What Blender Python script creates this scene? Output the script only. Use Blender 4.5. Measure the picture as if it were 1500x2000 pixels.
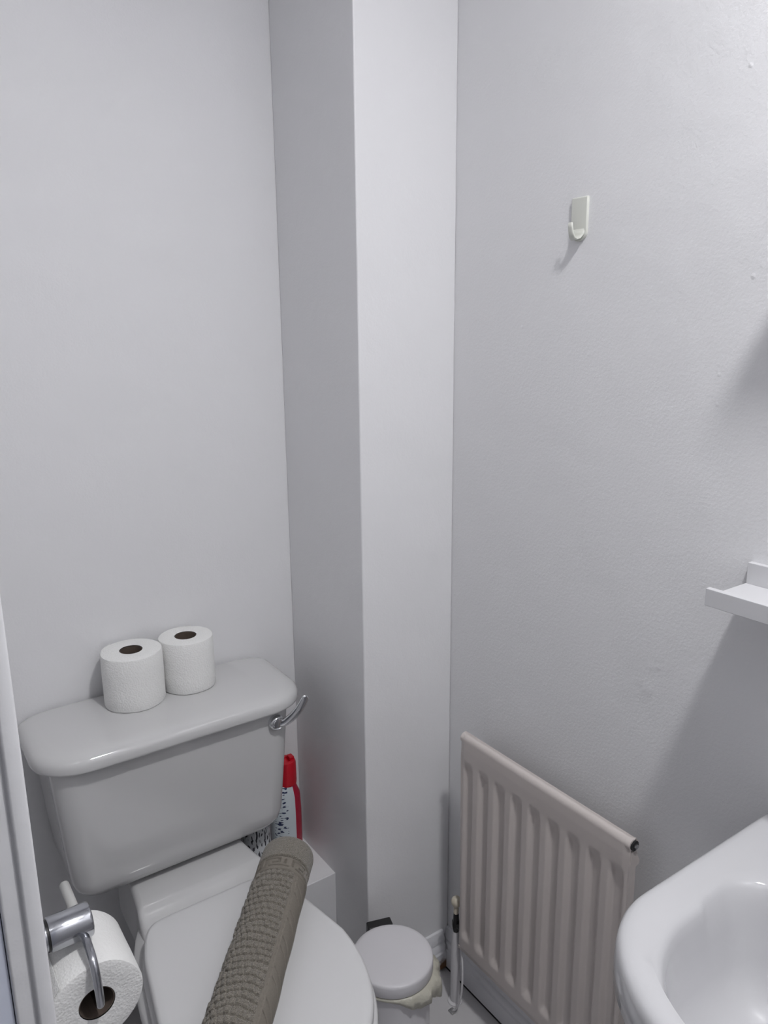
import bpy, bmesh, math, random
import numpy as np
from mathutils import Vector, Matrix

for o in list(bpy.data.objects): bpy.data.objects.remove(o)
scene = bpy.context.scene
COL = scene.collection

# ------------------------------------------------------------------ camera
# metres; x right along the back wall, y towards the back wall (y = 0), z up
cam_d = bpy.data.cameras.new('camera'); cam = bpy.data.objects.new('camera', cam_d); COL.objects.link(cam)
YAW, PITCH, ROLL, FPX = 0.60360, 0.23391, -0.00962, 1499.45
CAM = Vector((-0.748, -1.45, 1.439))
_f = Vector((math.sin(YAW)*math.cos(PITCH), math.cos(YAW)*math.cos(PITCH), -math.sin(PITCH)))
_r = Vector((math.cos(YAW), -math.sin(YAW), 0)); _u = _r.cross(_f)
_r2 = _r*math.cos(ROLL) + _u*math.sin(ROLL); _u2 = -_r*math.sin(ROLL) + _u*math.cos(ROLL)
M = Matrix((_r2, _u2, -_f)).transposed().to_4x4(); M.translation = CAM
cam.matrix_world = M
cam_d.sensor_fit = 'VERTICAL'; cam_d.sensor_height = 36.0; cam_d.lens = FPX/2000*36.0
cam_d.clip_start = 0.01
scene.camera = cam

# ------------------------------------------------------------------ world, exposure
w = bpy.data.worlds.new('world'); scene.world = w; w.use_nodes = True
w.node_tree.nodes['Background'].inputs[0].default_value = (0.60, 0.68, 0.85, 1)
w.node_tree.nodes['Background'].inputs[1].default_value = 0.3
scene.view_settings.view_transform = 'Standard'; scene.view_settings.look = 'None'
scene.view_settings.gamma = 1; scene.view_settings.use_curve_mapping = False
scene.view_settings.exposure = 0.0
LAMP_STRENGTH = 348.0
HALL_FILL_STRENGTH = 3.0
LAMP_POS = (-0.20, -1.40, 2.55)

# ------------------------------------------------------------------ materials
def nd(nt, t, **kw):
    n = nt.nodes.new(t)
    for k, v in kw.items():
        if k.startswith('i_'):
            n.inputs[k[2:].replace('_', ' ')].default_value = v
        else: setattr(n, k, v)
    return n
def mat(name, col, rough=0.5, metal=0.0, bump=None, spec=0.5, coat=0.0, var=None, emit=None, trans=0.0, sub=0.0):
    """bump: list of (kind, scale, distance); var: (scale, amount) gentle colour variation"""
    m = bpy.data.materials.new(name); m.use_nodes = True
    nt = m.node_tree; b = nt.nodes['Principled BSDF']
    b.inputs['Base Color'].default_value = (*col, 1); b.inputs['Roughness'].default_value = rough
    b.inputs['Metallic'].default_value = metal; b.inputs['Specular IOR Level'].default_value = spec
    b.inputs['Coat Weight'].default_value = coat; b.inputs['Coat Roughness'].default_value = 0.08
    if trans: b.inputs['Transmission Weight'].default_value = trans
    tc = nd(nt, 'ShaderNodeTexCoord')
    if var:
        n = nd(nt, 'ShaderNodeTexNoise', i_Scale=var[0], i_Detail=4.0)
        nt.links.new(tc.outputs['Object'], n.inputs['Vector'])
        mx = nd(nt, 'ShaderNodeMix', data_type='RGBA')
        mx.inputs[6].default_value = (*[c*(1-var[1]) for c in col], 1); mx.inputs[7].default_value = (*[min(1, c*(1+var[1])) for c in col], 1)
        nt.links.new(n.outputs['Fac'], mx.inputs[0]); nt.links.new(mx.outputs[2], b.inputs['Base Color'])
    prev = None
    for kind, sc, dist in (bump or []):
        if kind == 'noise': t = nd(nt, 'ShaderNodeTexNoise', i_Scale=sc, i_Detail=3.0)
        elif kind == 'vor': t = nd(nt, 'ShaderNodeTexVoronoi', i_Scale=sc)
        nt.links.new(tc.outputs['Object'], t.inputs['Vector'])
        bp = nd(nt, 'ShaderNodeBump', i_Strength=1.0, i_Distance=dist)
        nt.links.new(t.outputs[0], bp.inputs['Height'])
        if prev: nt.links.new(prev.outputs[0], bp.inputs['Normal'])
        prev = bp
    if prev: nt.links.new(prev.outputs[0], b.inputs['Normal'])
    if emit:
        b.inputs['Emission Color'].default_value = (*emit[0], 1); b.inputs['Emission Strength'].default_value = emit[1]
    return m
def add_marks(m, marks):
    """small plaster lumps and dents (position, radius, height) on top of a wall's bump"""
    nt = m.node_tree; b = nt.nodes['Principled BSDF']
    geo = nd(nt, 'ShaderNodeNewGeometry'); acc = None
    for (pos, rad, h) in marks:
        dd = nd(nt, 'ShaderNodeVectorMath', operation='DISTANCE'); dd.inputs[1].default_value = pos
        nt.links.new(geo.outputs['Position'], dd.inputs[0])
        mr = nd(nt, 'ShaderNodeMapRange', interpolation_type='SMOOTHSTEP'); mr.inputs['From Min'].default_value = rad
        mr.inputs['From Max'].default_value = 0.0; mr.inputs['To Max'].default_value = h
        nt.links.new(dd.outputs['Value'], mr.inputs['Value'])
        if acc is None: acc = mr.outputs[0]
        else:
            a = nd(nt, 'ShaderNodeMath', operation='ADD'); nt.links.new(acc, a.inputs[0]); nt.links.new(mr.outputs[0], a.inputs[1]); acc = a.outputs[0]
    bp = nd(nt, 'ShaderNodeBump', i_Strength=1.0, i_Distance=1.0)
    nt.links.new(acc, bp.inputs['Height'])
    old = b.inputs['Normal'].links[0].from_socket
    nt.links.new(old, bp.inputs['Normal']); nt.links.new(bp.outputs[0], b.inputs['Normal'])
def add_stain(m, pos, rad, col):
    nt = m.node_tree; b = nt.nodes['Principled BSDF']
    geo = nd(nt, 'ShaderNodeNewGeometry'); dd = nd(nt, 'ShaderNodeVectorMath', operation='DISTANCE'); dd.inputs[1].default_value = pos
    n = nd(nt, 'ShaderNodeTexNoise', i_Scale=90.0, i_Detail=3.0); nt.links.new(geo.outputs['Position'], n.inputs['Vector'])
    nt.links.new(geo.outputs['Position'], dd.inputs[0])
    ma = nd(nt, 'ShaderNodeMath', operation='MULTIPLY_ADD'); ma.inputs[1].default_value = -rad*0.9
    nt.links.new(n.outputs['Fac'], ma.inputs[0]); nt.links.new(dd.outputs['Value'], ma.inputs[2])
    mr = nd(nt, 'ShaderNodeMapRange', interpolation_type='SMOOTHSTEP'); mr.inputs['From Min'].default_value = rad*0.55; mr.inputs['From Max'].default_value = 0.0
    nt.links.new(ma.outputs[0], mr.inputs['Value'])
    mx = nd(nt, 'ShaderNodeMix', data_type='RGBA'); mx.inputs[7].default_value = (*col, 1)
    if b.inputs['Base Color'].links: nt.links.new(b.inputs['Base Color'].links[0].from_socket, mx.inputs[6])
    else: mx.inputs[6].default_value = b.inputs['Base Color'].default_value
    nt.links.new(mr.outputs[0], mx.inputs[0]); nt.links.new(mx.outputs[2], b.inputs['Base Color'])

WALLC = (0.80, 0.80, 0.817)
MT = {}
MT['wall'] = mat('wall_paint', WALLC, 0.36, bump=[('noise', 9, 0.003), ('noise', 260, 0.00025)], spec=0.35)
MT['wall_rough'] = mat('wall_paint_rough', WALLC, 0.42, bump=[('noise', 7, 0.003), ('noise', 200, 0.00042), ('noise', 420, 0.0002)], spec=0.35)
MT['ceil'] = mat('ceiling_paint', (0.82, 0.82, 0.83), 0.8, bump=[('noise', 120, 0.0004)])
MT['trim'] = mat('gloss_trim_paint', (0.78, 0.78, 0.80), 0.3, bump=[('noise', 60, 0.0006)], spec=0.5)
MT['skirt'] = mat('skirting_paint', (0.74, 0.74, 0.77), 0.35, bump=[('noise', 80, 0.0006)])
MT['jamb'] = mat('door_lining_hall_tint', (0.70, 0.74, 0.86), 0.4, bump=[('noise', 50, 0.0006)])  # bluish hall light put into the lining's base colour
MT['floor'] = mat('pale_vinyl', (0.55, 0.54, 0.55), 0.45, bump=[('noise', 90, 0.0004)], var=(6, 0.06))
MT['gap'] = mat('dark_gap', (0.02, 0.02, 0.02), 0.9)
MT['ceramic'] = mat('vitreous_china', (0.61, 0.61, 0.615), 0.10, spec=0.5, coat=0.4)
MT['ceramic_basin'] = mat('vitreous_china_basin', (0.62, 0.62, 0.64), 0.10, spec=0.5, coat=0.4)
MT['seat'] = mat('seat_plastic', (0.70, 0.70, 0.71), 0.28, spec=0.4)
MT['chrome'] = mat('chrome', (0.72, 0.73, 0.75), 0.12, metal=1.0)
MT['chrome_worn'] = mat('worn_chrome', (0.46, 0.47, 0.50), 0.16, metal=1.0, bump=[('noise', 120, 0.00015)])
MT['paper'] = mat('toilet_paper', (0.84, 0.84, 0.83), 0.95, bump=[('vor', 330, 0.0006), ('noise', 60, 0.0008)], spec=0.1)
MT['paper_side'] = mat('toilet_paper_edge', (0.88, 0.88, 0.87), 0.95, bump=[('noise', 300, 0.0004)], spec=0.1)
MT['card'] = mat('cardboard_core', (0.10, 0.075, 0.06), 0.9, bump=[('noise', 200, 0.0003)])
MT['rad'] = mat('radiator_enamel', (0.60, 0.55, 0.53), 0.32, spec=0.4, var=(14, 0.025))
MT['cream'] = mat('aged_cream_plastic', (0.60, 0.55, 0.45), 0.4)
MT['black'] = mat('black_plastic', (0.015, 0.015, 0.016), 0.45)
MT['white_plastic'] = mat('white_plastic', (0.80, 0.80, 0.81), 0.35)
MT['grey_plastic'] = mat('grey_plastic', (0.50, 0.50, 0.49), 0.35)
MT['hook'] = mat('offwhite_plastic', (0.66, 0.67, 0.62), 0.3)
MT['shelf'] = mat('white_lacquer', (0.65, 0.65, 0.67), 0.35)
MT['bin'] = mat('bin_enamel', (0.74, 0.73, 0.76), 0.38, var=(10, 0.02))
MT['liner'] = mat('bin_liner_film', (0.76, 0.74, 0.64), 0.35, trans=0.25, bump=[('noise', 60, 0.004)])
MT['mirror'] = mat('mirror_glass', (0.9, 0.9, 0.9), 0.02, metal=1.0)
MT['red'] = mat('red_plastic', (0.55, 0.006, 0.02), 0.3)
MT['pipe'] = mat('painted_pipe', (0.66, 0.65, 0.67), 0.4, bump=[('noise', 90, 0.001)])
MT['steel'] = mat('bare_steel', (0.5, 0.5, 0.5), 0.35, metal=1.0)
MT['lamp'] = mat('opal_glass_lit', (0.9, 0.9, 0.9), 0.3, emit=((1.0, 0.995, 1.0), LAMP_STRENGTH))
MT['hall_fill'] = mat('hall_fill_glow', (0.9, 0.9, 0.9), 0.3, emit=((0.80, 0.88, 1.0), HALL_FILL_STRENGTH))  # glow of the unseen lamp added in the hall as bluish fill
add_marks(MT['wall_rough'], [((0.219, -0.775, 0.925), 0.012, 0.0004), ((0.219, -0.770, 0.885), 0.018, 0.0005), ((0.219, -0.755, 0.882), 0.012, -0.0003),
    ((0.219, -0.787, 0.928), 0.008, 0.0004), ((0.219, -0.80, 1.86), 0.008, 0.0009), ((0.219, -0.808, 1.865), 0.005, 0.0009), ((0.219, -0.845, 1.375), 0.004, 0.0004),
    ((0.219, -0.846, 1.335), 0.004, 0.0004), ((0.219, -0.47, 1.44), 0.004, 0.0004), ((0.219, -0.88, 1.50), 0.005, 0.0006), ((0.219, -0.85, 1.75), 0.004, 0.0006)])

# fabric of the bath mat
def towel_mat():
    m = mat('taupe_terry', (0.29, 0.27, 0.235), 0.95, spec=0.05, bump=[('noise', 900, 0.0012), ('noise', 330, 0.0010)])
    b = m.node_tree.nodes['Principled BSDF']; b.inputs['Sheen Weight'].default_value = 0.3; b.inputs['Sheen Roughness'].default_value = 0.6
    nt = m.node_tree; tc = nd(nt, 'ShaderNodeTexCoord'); n = nd(nt, 'ShaderNodeTexNoise', i_Scale=700.0, i_Detail=2.0)
    nt.links.new(tc.outputs['Object'], n.inputs['Vector'])
    cr = nd(nt, 'ShaderNodeValToRGB'); cr.color_ramp.elements[0].position = 0.3; cr.color_ramp.elements[1].position = 0.72
    cr.color_ramp.elements[0].color = (0.115, 0.102, 0.083, 1); cr.color_ramp.elements[1].color = (0.31, 0.285, 0.245, 1)
    nt.links.new(n.outputs['Fac'], cr.inputs[0]); nt.links.new(cr.outputs[0], b.inputs['Base Color'])
    return m
MT['terry'] = towel_mat()
MT['flat_weave'] = mat('taupe_flat_weave', (0.225, 0.205, 0.178), 0.9, spec=0.05, bump=[('noise', 800, 0.0005)], var=(500, 0.16))

def label_mat(name, base, ink, red, zlo, zhi, ang0, ang1, ink0, ink1, line):
    """printed label: object-space angle decides the panel; rows of small dark marks stand for the print"""
    m = mat(name, base, 0.3); nt = m.node_tree; b = nt.nodes['Principled BSDF']
    tc = nd(nt, 'ShaderNodeTexCoord'); sp = nd(nt, 'ShaderNodeSeparateXYZ'); nt.links.new(tc.outputs['Object'], sp.inputs[0])
    at = nd(nt, 'ShaderNodeMath', operation='ARCTAN2'); nt.links.new(sp.outputs[1], at.inputs[0]); nt.links.new(sp.outputs[0], at.inputs[1])
    def between(sock, a, c):
        g = nd(nt, 'ShaderNodeMath', operation='GREATER_THAN'); g.inputs[1].default_value = a; nt.links.new(sock, g.inputs[0])
        l = nd(nt, 'ShaderNodeMath', operation='LESS_THAN'); l.inputs[1].default_value = c; nt.links.new(sock, l.inputs[0])
        k = nd(nt, 'ShaderNodeMath', operation='MULTIPLY'); nt.links.new(g.outputs[0], k.inputs[0]); nt.links.new(l.outputs[0], k.inputs[1]); return k.outputs[0]
    isred = between(at.outputs[0], ang0, ang1)
    cb = nd(nt, 'ShaderNodeCombineXYZ'); nt.links.new(at.outputs[0], cb.inputs[0]); nt.links.new(sp.outputs[2], cb.inputs[2])
    mp = nd(nt, 'ShaderNodeMapping'); mp.inputs['Scale'].default_value = line; nt.links.new(cb.outputs[0], mp.inputs[0])
    vo = nd(nt, 'ShaderNodeTexNoise', i_Scale=1.0, i_Detail=1.0); nt.links.new(mp.outputs[0], vo.inputs['Vector'])
    th = nd(nt, 'ShaderNodeMath', operation='GREATER_THAN'); th.inputs[1].default_value = 0.57; nt.links.new(vo.outputs['Fac'], th.inputs[0])
    k = nd(nt, 'ShaderNodeMath', operation='MULTIPLY'); nt.links.new(th.outputs[0], k.inputs[0]); nt.links.new(between(at.outputs[0], ink0, ink1), k.inputs[1])
    k2 = nd(nt, 'ShaderNodeMath', operation='MULTIPLY'); nt.links.new(k.outputs[0], k2.inputs[0]); nt.links.new(between(sp.outputs[2], zlo, zhi), k2.inputs[1])
    m1 = nd(nt, 'ShaderNodeMix', data_type='RGBA'); m1.inputs[6].default_value = (*base, 1); m1.inputs[7].default_value = (*ink, 1); nt.links.new(k2.outputs[0], m1.inputs[0])
    m2 = nd(nt, 'ShaderNodeMix', data_type='RGBA'); m2.inputs[7].default_value = (*red, 1); nt.links.new(m1.outputs[2], m2.inputs[6]); nt.links.new(isred, m2.inputs[0])
    nt.links.new(m2.outputs[2], b.inputs['Base Color'])
    return m

# ------------------------------------------------------------------ mesh helpers
def mesh_obj(name, verts, faces, m, parent=None, smooth=False, origin=None):
    """links ONE mesh object; origin (world) moves the object's own origin there"""
    me = bpy.data.meshes.new(name)
    off = Vector(origin) if origin is not None else Vector((0, 0, 0))
    me.from_pydata([tuple(Vector(v)-off) for v in verts], [], faces)
    me.validate(); me.update()
    bm = bmesh.new(); bm.from_mesh(me); bmesh.ops.recalc_face_normals(bm, faces=bm.faces); bm.to_mesh(me); bm.free()
    me.materials.append(m)
    if smooth:
        me.polygons.foreach_set('use_smooth', [True]*len(me.polygons))
    o = bpy.data.objects.new(name, me); COL.objects.link(o)
    o.location = off
    if parent is not None:
        o.parent = parent; o.matrix_parent_inverse = Matrix.Translation(parent.location).inverted()
    return o
def soft(o, angle=40):
    me = o.data; me.polygons.foreach_set('use_smooth', [True]*len(me.polygons))
    try: me.set_sharp_from_angle(angle=math.radians(angle))
    except Exception: pass
    return o
def subsurf(o, lv=2):
    md = o.modifiers.new('subdivision', 'SUBSURF'); md.levels = lv; md.render_levels = lv
    o.data.polygons.foreach_set('use_smooth', [True]*len(o.data.polygons)); return o
def bev(o, wd=0.002, seg=3, ang=35):
    md = o.modifiers.new('bevel', 'BEVEL'); md.width = wd; md.segments = seg; md.limit_method = 'ANGLE'; md.angle_limit = math.radians(ang)
    soft(o, 60); return o
def boxvf(x0, x1, y0, y1, z0, z1):
    v = [(x, y, z) for z in (z0, z1) for y in (y0, y1) for x in (x0, x1)]
    f = [(0, 2, 3, 1), (4, 5, 7, 6), (0, 1, 5, 4), (2, 6, 7, 3), (0, 4, 6, 2), (1, 3, 7, 5)]
    return v, f
def merge(parts):
    V, F = [], []
    for v, f in parts:
        n = len(V); V += list(v); F += [tuple(i+n for i in q) for q in f]
    return V, F
def box(name, a, m, parent=None, bevel=0.0, origin=None):
    v, f = boxvf(*a); o = mesh_obj(name, v, f, m, parent, origin=origin)
    if bevel: bev(o, bevel)
    return o
def loft(rings, closed=True, cap0=True, cap1=True):
    n = len(rings[0]); V = [tuple(p) for r in rings for p in r]; F = []
    for i in range(len(rings)-1):
        for j in range(n if closed else n-1):
            a = i*n+j; b = i*n+(j+1) % n; F.append((a, b, b+n, a+n))
    if cap0: F.append(tuple(range(n-1, -1, -1)))
    if cap1: F.append(tuple((len(rings)-1)*n+j for j in range(n)))
    return V, F
def circle(c, r, n, ax=2, ry=None, ph=0.0):
    out = []
    for i in range(n):
        t = 2*math.pi*i/n+ph; a, b = r*math.cos(t), (ry or r)*math.sin(t)
        if ax == 2: out.append((c[0]+a, c[1]+b, c[2]))
        elif ax == 1: out.append((c[0]+a, c[1], c[2]+b))
        else: out.append((c[0], c[1]+a, c[2]+b))
    return out
def lathe(c, prof, n=48, ax=2, cap0=True, cap1=True):
    """prof: (radius, position along axis)"""
    rings = []
    for r, h in prof:
        cc = list(c); cc[ax] += h; rings.append(circle(cc, r, n, ax))
    return loft(rings, True, cap0, cap1)
def tube(path, rad, n=14, caps=True):
    P = [Vector(p) for p in path]; rings = []; up = Vector((0.123, 0.31, 0.94)).normalized(); prev = None
    for i, p in enumerate(P):
        t = (P[min(i+1, len(P)-1)]-P[max(i-1, 0)]).normalized()
        if prev is None: a = t.cross(up).normalized()
        else: a = (prev - t*prev.dot(t)).normalized()
        prev = a; b = t.cross(a); r = rad[i] if isinstance(rad, (list, tuple)) else rad
        rings.append([tuple(p+a*r*math.cos(2*math.pi*k/n)+b*r*math.sin(2*math.pi*k/n)) for k in range(n)])
    return loft(rings, True, caps, caps)
def catmull(pts, k=8):
    P = [Vector(p) for p in pts]; P = [P[0]*2-P[1]]+P+[P[-1]*2-P[-2]]; out = []
    for i in range(1, len(P)-2):
        for j in range(k):
            t = j/k; a, b, c, d = P[i-1:i+3]
            out.append(0.5*((2*b)+(c-a)*t+(2*a-5*b+4*c-d)*t*t+(3*b-a-3*c+d)*t**3))
    out.append(P[-2]); return out
def rr(x0, x1, y0, y1, z, R, n=10, m=6):
    """rounded rectangle ring; R = four (rx, ry) for corners (x1,y1),(x0,y1),(x0,y0),(x1,y0); fixed point count"""
    if not isinstance(R, (list, tuple)): R = [(R, R)]*4
    cs = [(x1, y1, -1, -1, 0), (x0, y1, 1, -1, 90), (x0, y0, 1, 1, 180), (x1, y0, -1, 1, 270)]
    arcs = []
    for (cx, cy, sx, sy, a0), (rx, ry) in zip(cs, R):
        ox, oy = cx+sx*rx, cy+sy*ry
        arcs.append([(ox+rx*math.cos(math.radians(a0+90*k/n)), oy+ry*math.sin(math.radians(a0+90*k/n))) for k in range(n+1)])
    out = []
    for i in range(4):
        out += arcs[i]; a, b = arcs[i][-1], arcs[(i+1) % 4][0]
        out += [(a[0]+(b[0]-a[0])*k/m, a[1]+(b[1]-a[1])*k/m) for k in range(1, m)]
    return [(x, y, z(x, y) if callable(z) else z) for x, y in out]
def tag(o, label, cat, group=None, kind=None):
    o['label'] = label
    if cat: o['category'] = cat
    if group: o['group'] = group
    if kind: o['kind'] = kind
    return o
def thing(name, loc, label, cat, group=None):
    o = bpy.data.objects.new(name, None); o.empty_display_size = 0.05; COL.objects.link(o); o.location = loc
    return tag(o, label, cat, group)
def struct(o, label, cat): return tag(o, label, cat, kind='structure')
def extrude_profile(prof, axis, a, b):
    """closed 2D profile extruded along axis from a to b; 'y': prof=(x,z), 'z': prof=(x,y), 'x': prof=(y,z)"""
    def P(u, v, t): return (u, t, v) if axis == 'y' else ((u, v, t) if axis == 'z' else (t, u, v))
    return loft([[P(u, v, a) for u, v in prof], [P(u, v, b) for u, v in prof]])

# ------------------------------------------------------------------ the room
XR, XL, YC, YF, ZC = 0.219, -0.692, -0.291, -1.78, 2.60
HX, HY0, HY1 = -1.95, -2.70, 0.35      # hall beyond the doorway
DY0, DY1, DZ = -1.62, -0.862, 2.02     # door opening in the left wall
struct(box('wall_back', (HX-0.1, XR+0.1, 0.0, 0.1, 0, ZC), MT['wall']), 'white painted wall behind the toilet', 'wall')
struct(box('wall_right', (XR, XR+0.1, YF-0.1, 0.0, 0, ZC), MT['wall_rough']), 'white textured wall that carries the radiator, hook and shelf', 'wall')
struct(box('wall_corner', (0.0, XR, YC, 0.0, 0, ZC), MT['wall'], bevel=0.0025), 'white boxed-in pipe column in the corner beside the toilet', 'wall')
struct(box('wall_front', (HX-0.1, XR+0.1, HY0-0.1, HY0, 0, ZC), MT['wall']), 'white wall closing the hall', 'wall')
struct(box('wall_near', (XL-0.1, XR, YF-0.1, YF, 0, ZC), MT['wall']), 'white wall facing the toilet', 'wall')
struct(box('wall_hall', (HX-0.1, HX, HY0, 0.0, 0, ZC), MT['wall']), 'white wall of the hall outside', 'wall')
v, f = merge([boxvf(XL-0.10, XL, DY1+0.02, 0.0, 0, ZC), boxvf(XL-0.10, XL, YF, DY0-0.02, 0, ZC), boxvf(XL-0.10, XL, DY0-0.02, DY1+0.02, DZ+0.02, ZC)])
struct(mesh_obj('wall_left', v, f, MT['wall']), 'white wall with the doorway beside the toilet', 'wall')
v, f = merge([boxvf(XR-0.0, XR+0.1, HY0, YF-0.1, 0, ZC)])
struct(mesh_obj('wall_end', v, f, MT['wall']), 'white end wall of the hall', 'wall')
struct(box('floor', (HX-0.1, XR+0.1, HY0-0.1, 0.1, -0.08, 0.0), MT['floor']), 'pale grey vinyl floor', 'floor')
struct(box('ceiling', (HX-0.1, XR+0.1, HY0-0.1, 0.1, ZC, ZC+0.08), MT['ceil']), 'white ceiling', 'ceiling')

# low pipe boxing between the pan and the column
bx = struct(box('trim_1', (-0.205, 0.0, -0.160, 0.0, 0, 0.255), MT['wall'], bevel=0.0015), 'low white pipe boxing ledge between toilet pan and column', 'ledge')

# skirting boards: stepped profile (distance from wall, height)
SK = [(0, 0.007), (0.017, 0.007), (0.017, 0.048), (0.014, 0.052), (0.014, 0.066), (0.0105, 0.071), (0.0115, 0.080), (0.007, 0.090), (0.0055, 0.098), (0, 0.100)]
MTs = MT['skirt']
MTc = mat('skirting_paint_stained', (0.74, 0.74, 0.77), 0.35, bump=[('noise', 80, 0.0006)]); add_stain(MTc, (0.196, YC-0.017, 0.012), 0.026, (0.16, 0.08, 0.035))
v, f = extrude_profile([(XR-d, h) for d, h in SK], 'y', YF, YC)
struct(bev(mesh_obj('baseboard_right', v, f, MTs), 0.001, 2), 'white skirting board under the radiator', 'skirting')
v, f = extrude_profile([(YC-d, h) for d, h in SK], 'x', -0.0, XR-0.017)
struct(bev(mesh_obj('baseboard_corner', v, f, MTc), 0.001, 2), 'white stepped skirting board on the column with a rust stain', 'skirting')
struct(box('trim_2', (XR-0.0155, XR, YF, YC, 0.0, 0.007), MT['gap']), 'dark open joint under the skirting board', 'joint')
v, f = extrude_profile([(YF+d, h) for d, h in SK], 'x', XL, XR)
struct(bev(mesh_obj('baseboard_near', v, f, MTs), 0.001, 2), 'white skirting board on the wall facing the toilet', 'skirting')

# door lining and architrave
v, f = merge([boxvf(XL-0.10, XL-0.0005, DY1+0.0115, DY1+0.02, 0, DZ), boxvf(XL-0.10, XL-0.0155, DY1+0.003, DY1+0.0115, 0, DZ), boxvf(XL-0.10, XL-0.0155, DY0-0.0115, DY0-0.003, 0, DZ), boxvf(XL-0.10, XL-0.0005, DY0-0.02, DY0-0.0115, 0, DZ), boxvf(XL-0.10, XL-0.0005, DY0-0.02, DY1+0.02, DZ, DZ+0.02)])
door = struct(bev(mesh_obj('door_1', v, f, MT['jamb']), 0.001, 2), 'door lining around the doorway, bluish hall light put into its colour', 'door lining')
def arch_prof(sy, y0):
    # plan profile (x, y): beads on the edge that faces the doorway, ogee across the face
    e = []
    def bead(xa, xb, d):
        return [(xa+(xb-xa)*k/8, y0-sy*d*math.sin(math.pi*k/8)) for k in range(9)]
    def arc(cx, cy, r_, a0, a1, n=6): return [(cx+r_*math.cos(math.radians(a0+(a1-a0)*k/n)), y0+sy*(cy+r_*math.sin(math.radians(a0+(a1-a0)*k/n)))) for k in range(n+1)]
    pts = [(XL-0.0150, y0+sy*0.012)] + arc(XL-0.0122, 0.0028, 0.0028, 180, 270) + [(XL-0.0012, y0+sy*0.0012)] + arc(XL+0.0032, -0.0004, 0.0030, 170, 262) + [(XL+0.0100, y0-sy*0.0026)] + arc(XL+0.0108, 0.0006, 0.0028, 280, 360)
    pts += [(XL+0.0136, y0+sy*0.010), (XL+0.0120, y0+sy*0.014), (XL+0.0130, y0+sy*0.030), (XL+0.0150, y0+sy*0.052), (XL+0.0150, y0+sy*0.062), (XL+0.0002, y0+sy*0.062), (XL+0.0002, y0+sy*0.012)]
    return pts
parts = []
v, f = extrude_profile(arch_prof(1, DY1-0.001), 'z', 0, DZ+0.06); parts.append((v, f))
v, f = extrude_profile(arch_prof(-1, DY0+0.001), 'z', 0, DZ+0.06); parts.append((v, f))
parts.append(boxvf(XL, XL+0.0165, DY0-0.06, DY1+0.06, DZ+0.004, DZ+0.062))
v, f = merge(parts)
struct(soft(mesh_obj('trim_3', v, f, MT['trim']), 35), 'white beaded architrave around the doorway', 'architrave')

# ------------------------------------------------------------------ ceiling lamp, and a lamp added in the hall for fill
MT['baffle'] = mat('added_beam_baffle', (0.35, 0.35, 0.36), 0.5)  # deep rim added to keep direct lamp light off the upper walls
def ceiling_lamp(pos, r, m, label, dp=0.038):
    t = thing('ceiling_lamp', pos, label, 'lamp')
    v, f = lathe(pos, [(r*1.14, 0.05), (r*1.20, 0.046), (r*1.20, -dp+0.003), (r*1.17, -dp), (r*1.08, -dp), (r*1.02, -0.002), (r*1.02, 0.002)], 56)
    soft(mesh_obj('added_lamp_baffle', v, f, MT['baffle'], t), 40)
    v, f = lathe(pos, [(r, 0.0), (r*0.97, -0.002), (r*0.6, -0.0035), (0.0, -0.004)], 56, cap0=False, cap1=False); soft(mesh_obj('lamp_diffuser', v, f, m, t), 60)
    return t
ceiling_lamp(LAMP_POS, 0.075, MT['lamp'], 'round flush opal glass ceiling lamp over the toilet room')
ceiling_lamp((-1.40, -1.5, 2.55), 0.14, MT['hall_fill'], 'unseen round lamp added in the hall for bluish fill light')

# ------------------------------------------------------------------ toilet
TX = -0.335
toilet = thing('toilet', (TX, -0.35, 0), 'white close-coupled ceramic toilet with closed lid and chrome flush lever', 'toilet')
# cistern body: tapers downward, rounded lower corners
def cis(z, hw, yb, yf, r):
    return rr(TX-hw, TX+hw, yf, yb, z, [(0.008, 0.008), (0.008, 0.008), (r, r*0.8), (r, r*0.8)])
rings = [cis(0.4455, 0.150, -0.045, -0.140, 0.03), cis(0.447, 0.178, -0.030, -0.168, 0.035), cis(0.453, 0.193, -0.022, -0.180, 0.038), cis(0.466, 0.203, -0.016, -0.187, 0.040),
         cis(0.485, 0.208, -0.013, -0.190, 0.040), cis(0.55, 0.213, -0.012, -0.1935, 0.040), cis(0.62, 0.218, -0.012, -0.197, 0.040), cis(0.722, 0.225, -0.012, -0.200, 0.040)]
v, f = loft(rings); soft(mesh_obj('cistern', v, f, MT['ceramic'], toilet, True), 70)
# cistern lid: rounded edge, slightly crowned
def lidr(z, g, crown=0.0):
    hw = 0.2535-g; x0, x1, y0, y1 = TX+0.004-hw, TX+0.004+hw, -0.222+g, -0.006-min(g, 0.004)
    zz = (lambda x, y: z+crown*(1-((x-TX)/0.25)**2)) if crown else z
    rx = max(0.085-g*0.6, 0.01)
    return rr(x0, x1, y0, y1, zz, [(0.022, 0.022), (0.022, 0.022), (rx, rx*0.92), (rx, rx*0.92)])
rings = [lidr(0.7225, 0.022), lidr(0.7195, 0.010), lidr(0.7195, 0.004), lidr(0.7215, 0.0008), lidr(0.725, 0.0), lidr(0.734, 0.0008), lidr(0.740, 0.003), lidr(0.7445, 0.007), lidr(0.7475, 0.013), lidr(0.7495, 0.022), lidr(0.7505, 0.034), lidr(0.751, 0.05), lidr(0.751, 0.075, 0.0008)]
v, f = loft(rings); soft(mesh_obj('cistern_lid', v, f, MT['ceramic'], toilet, True), 70)
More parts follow.
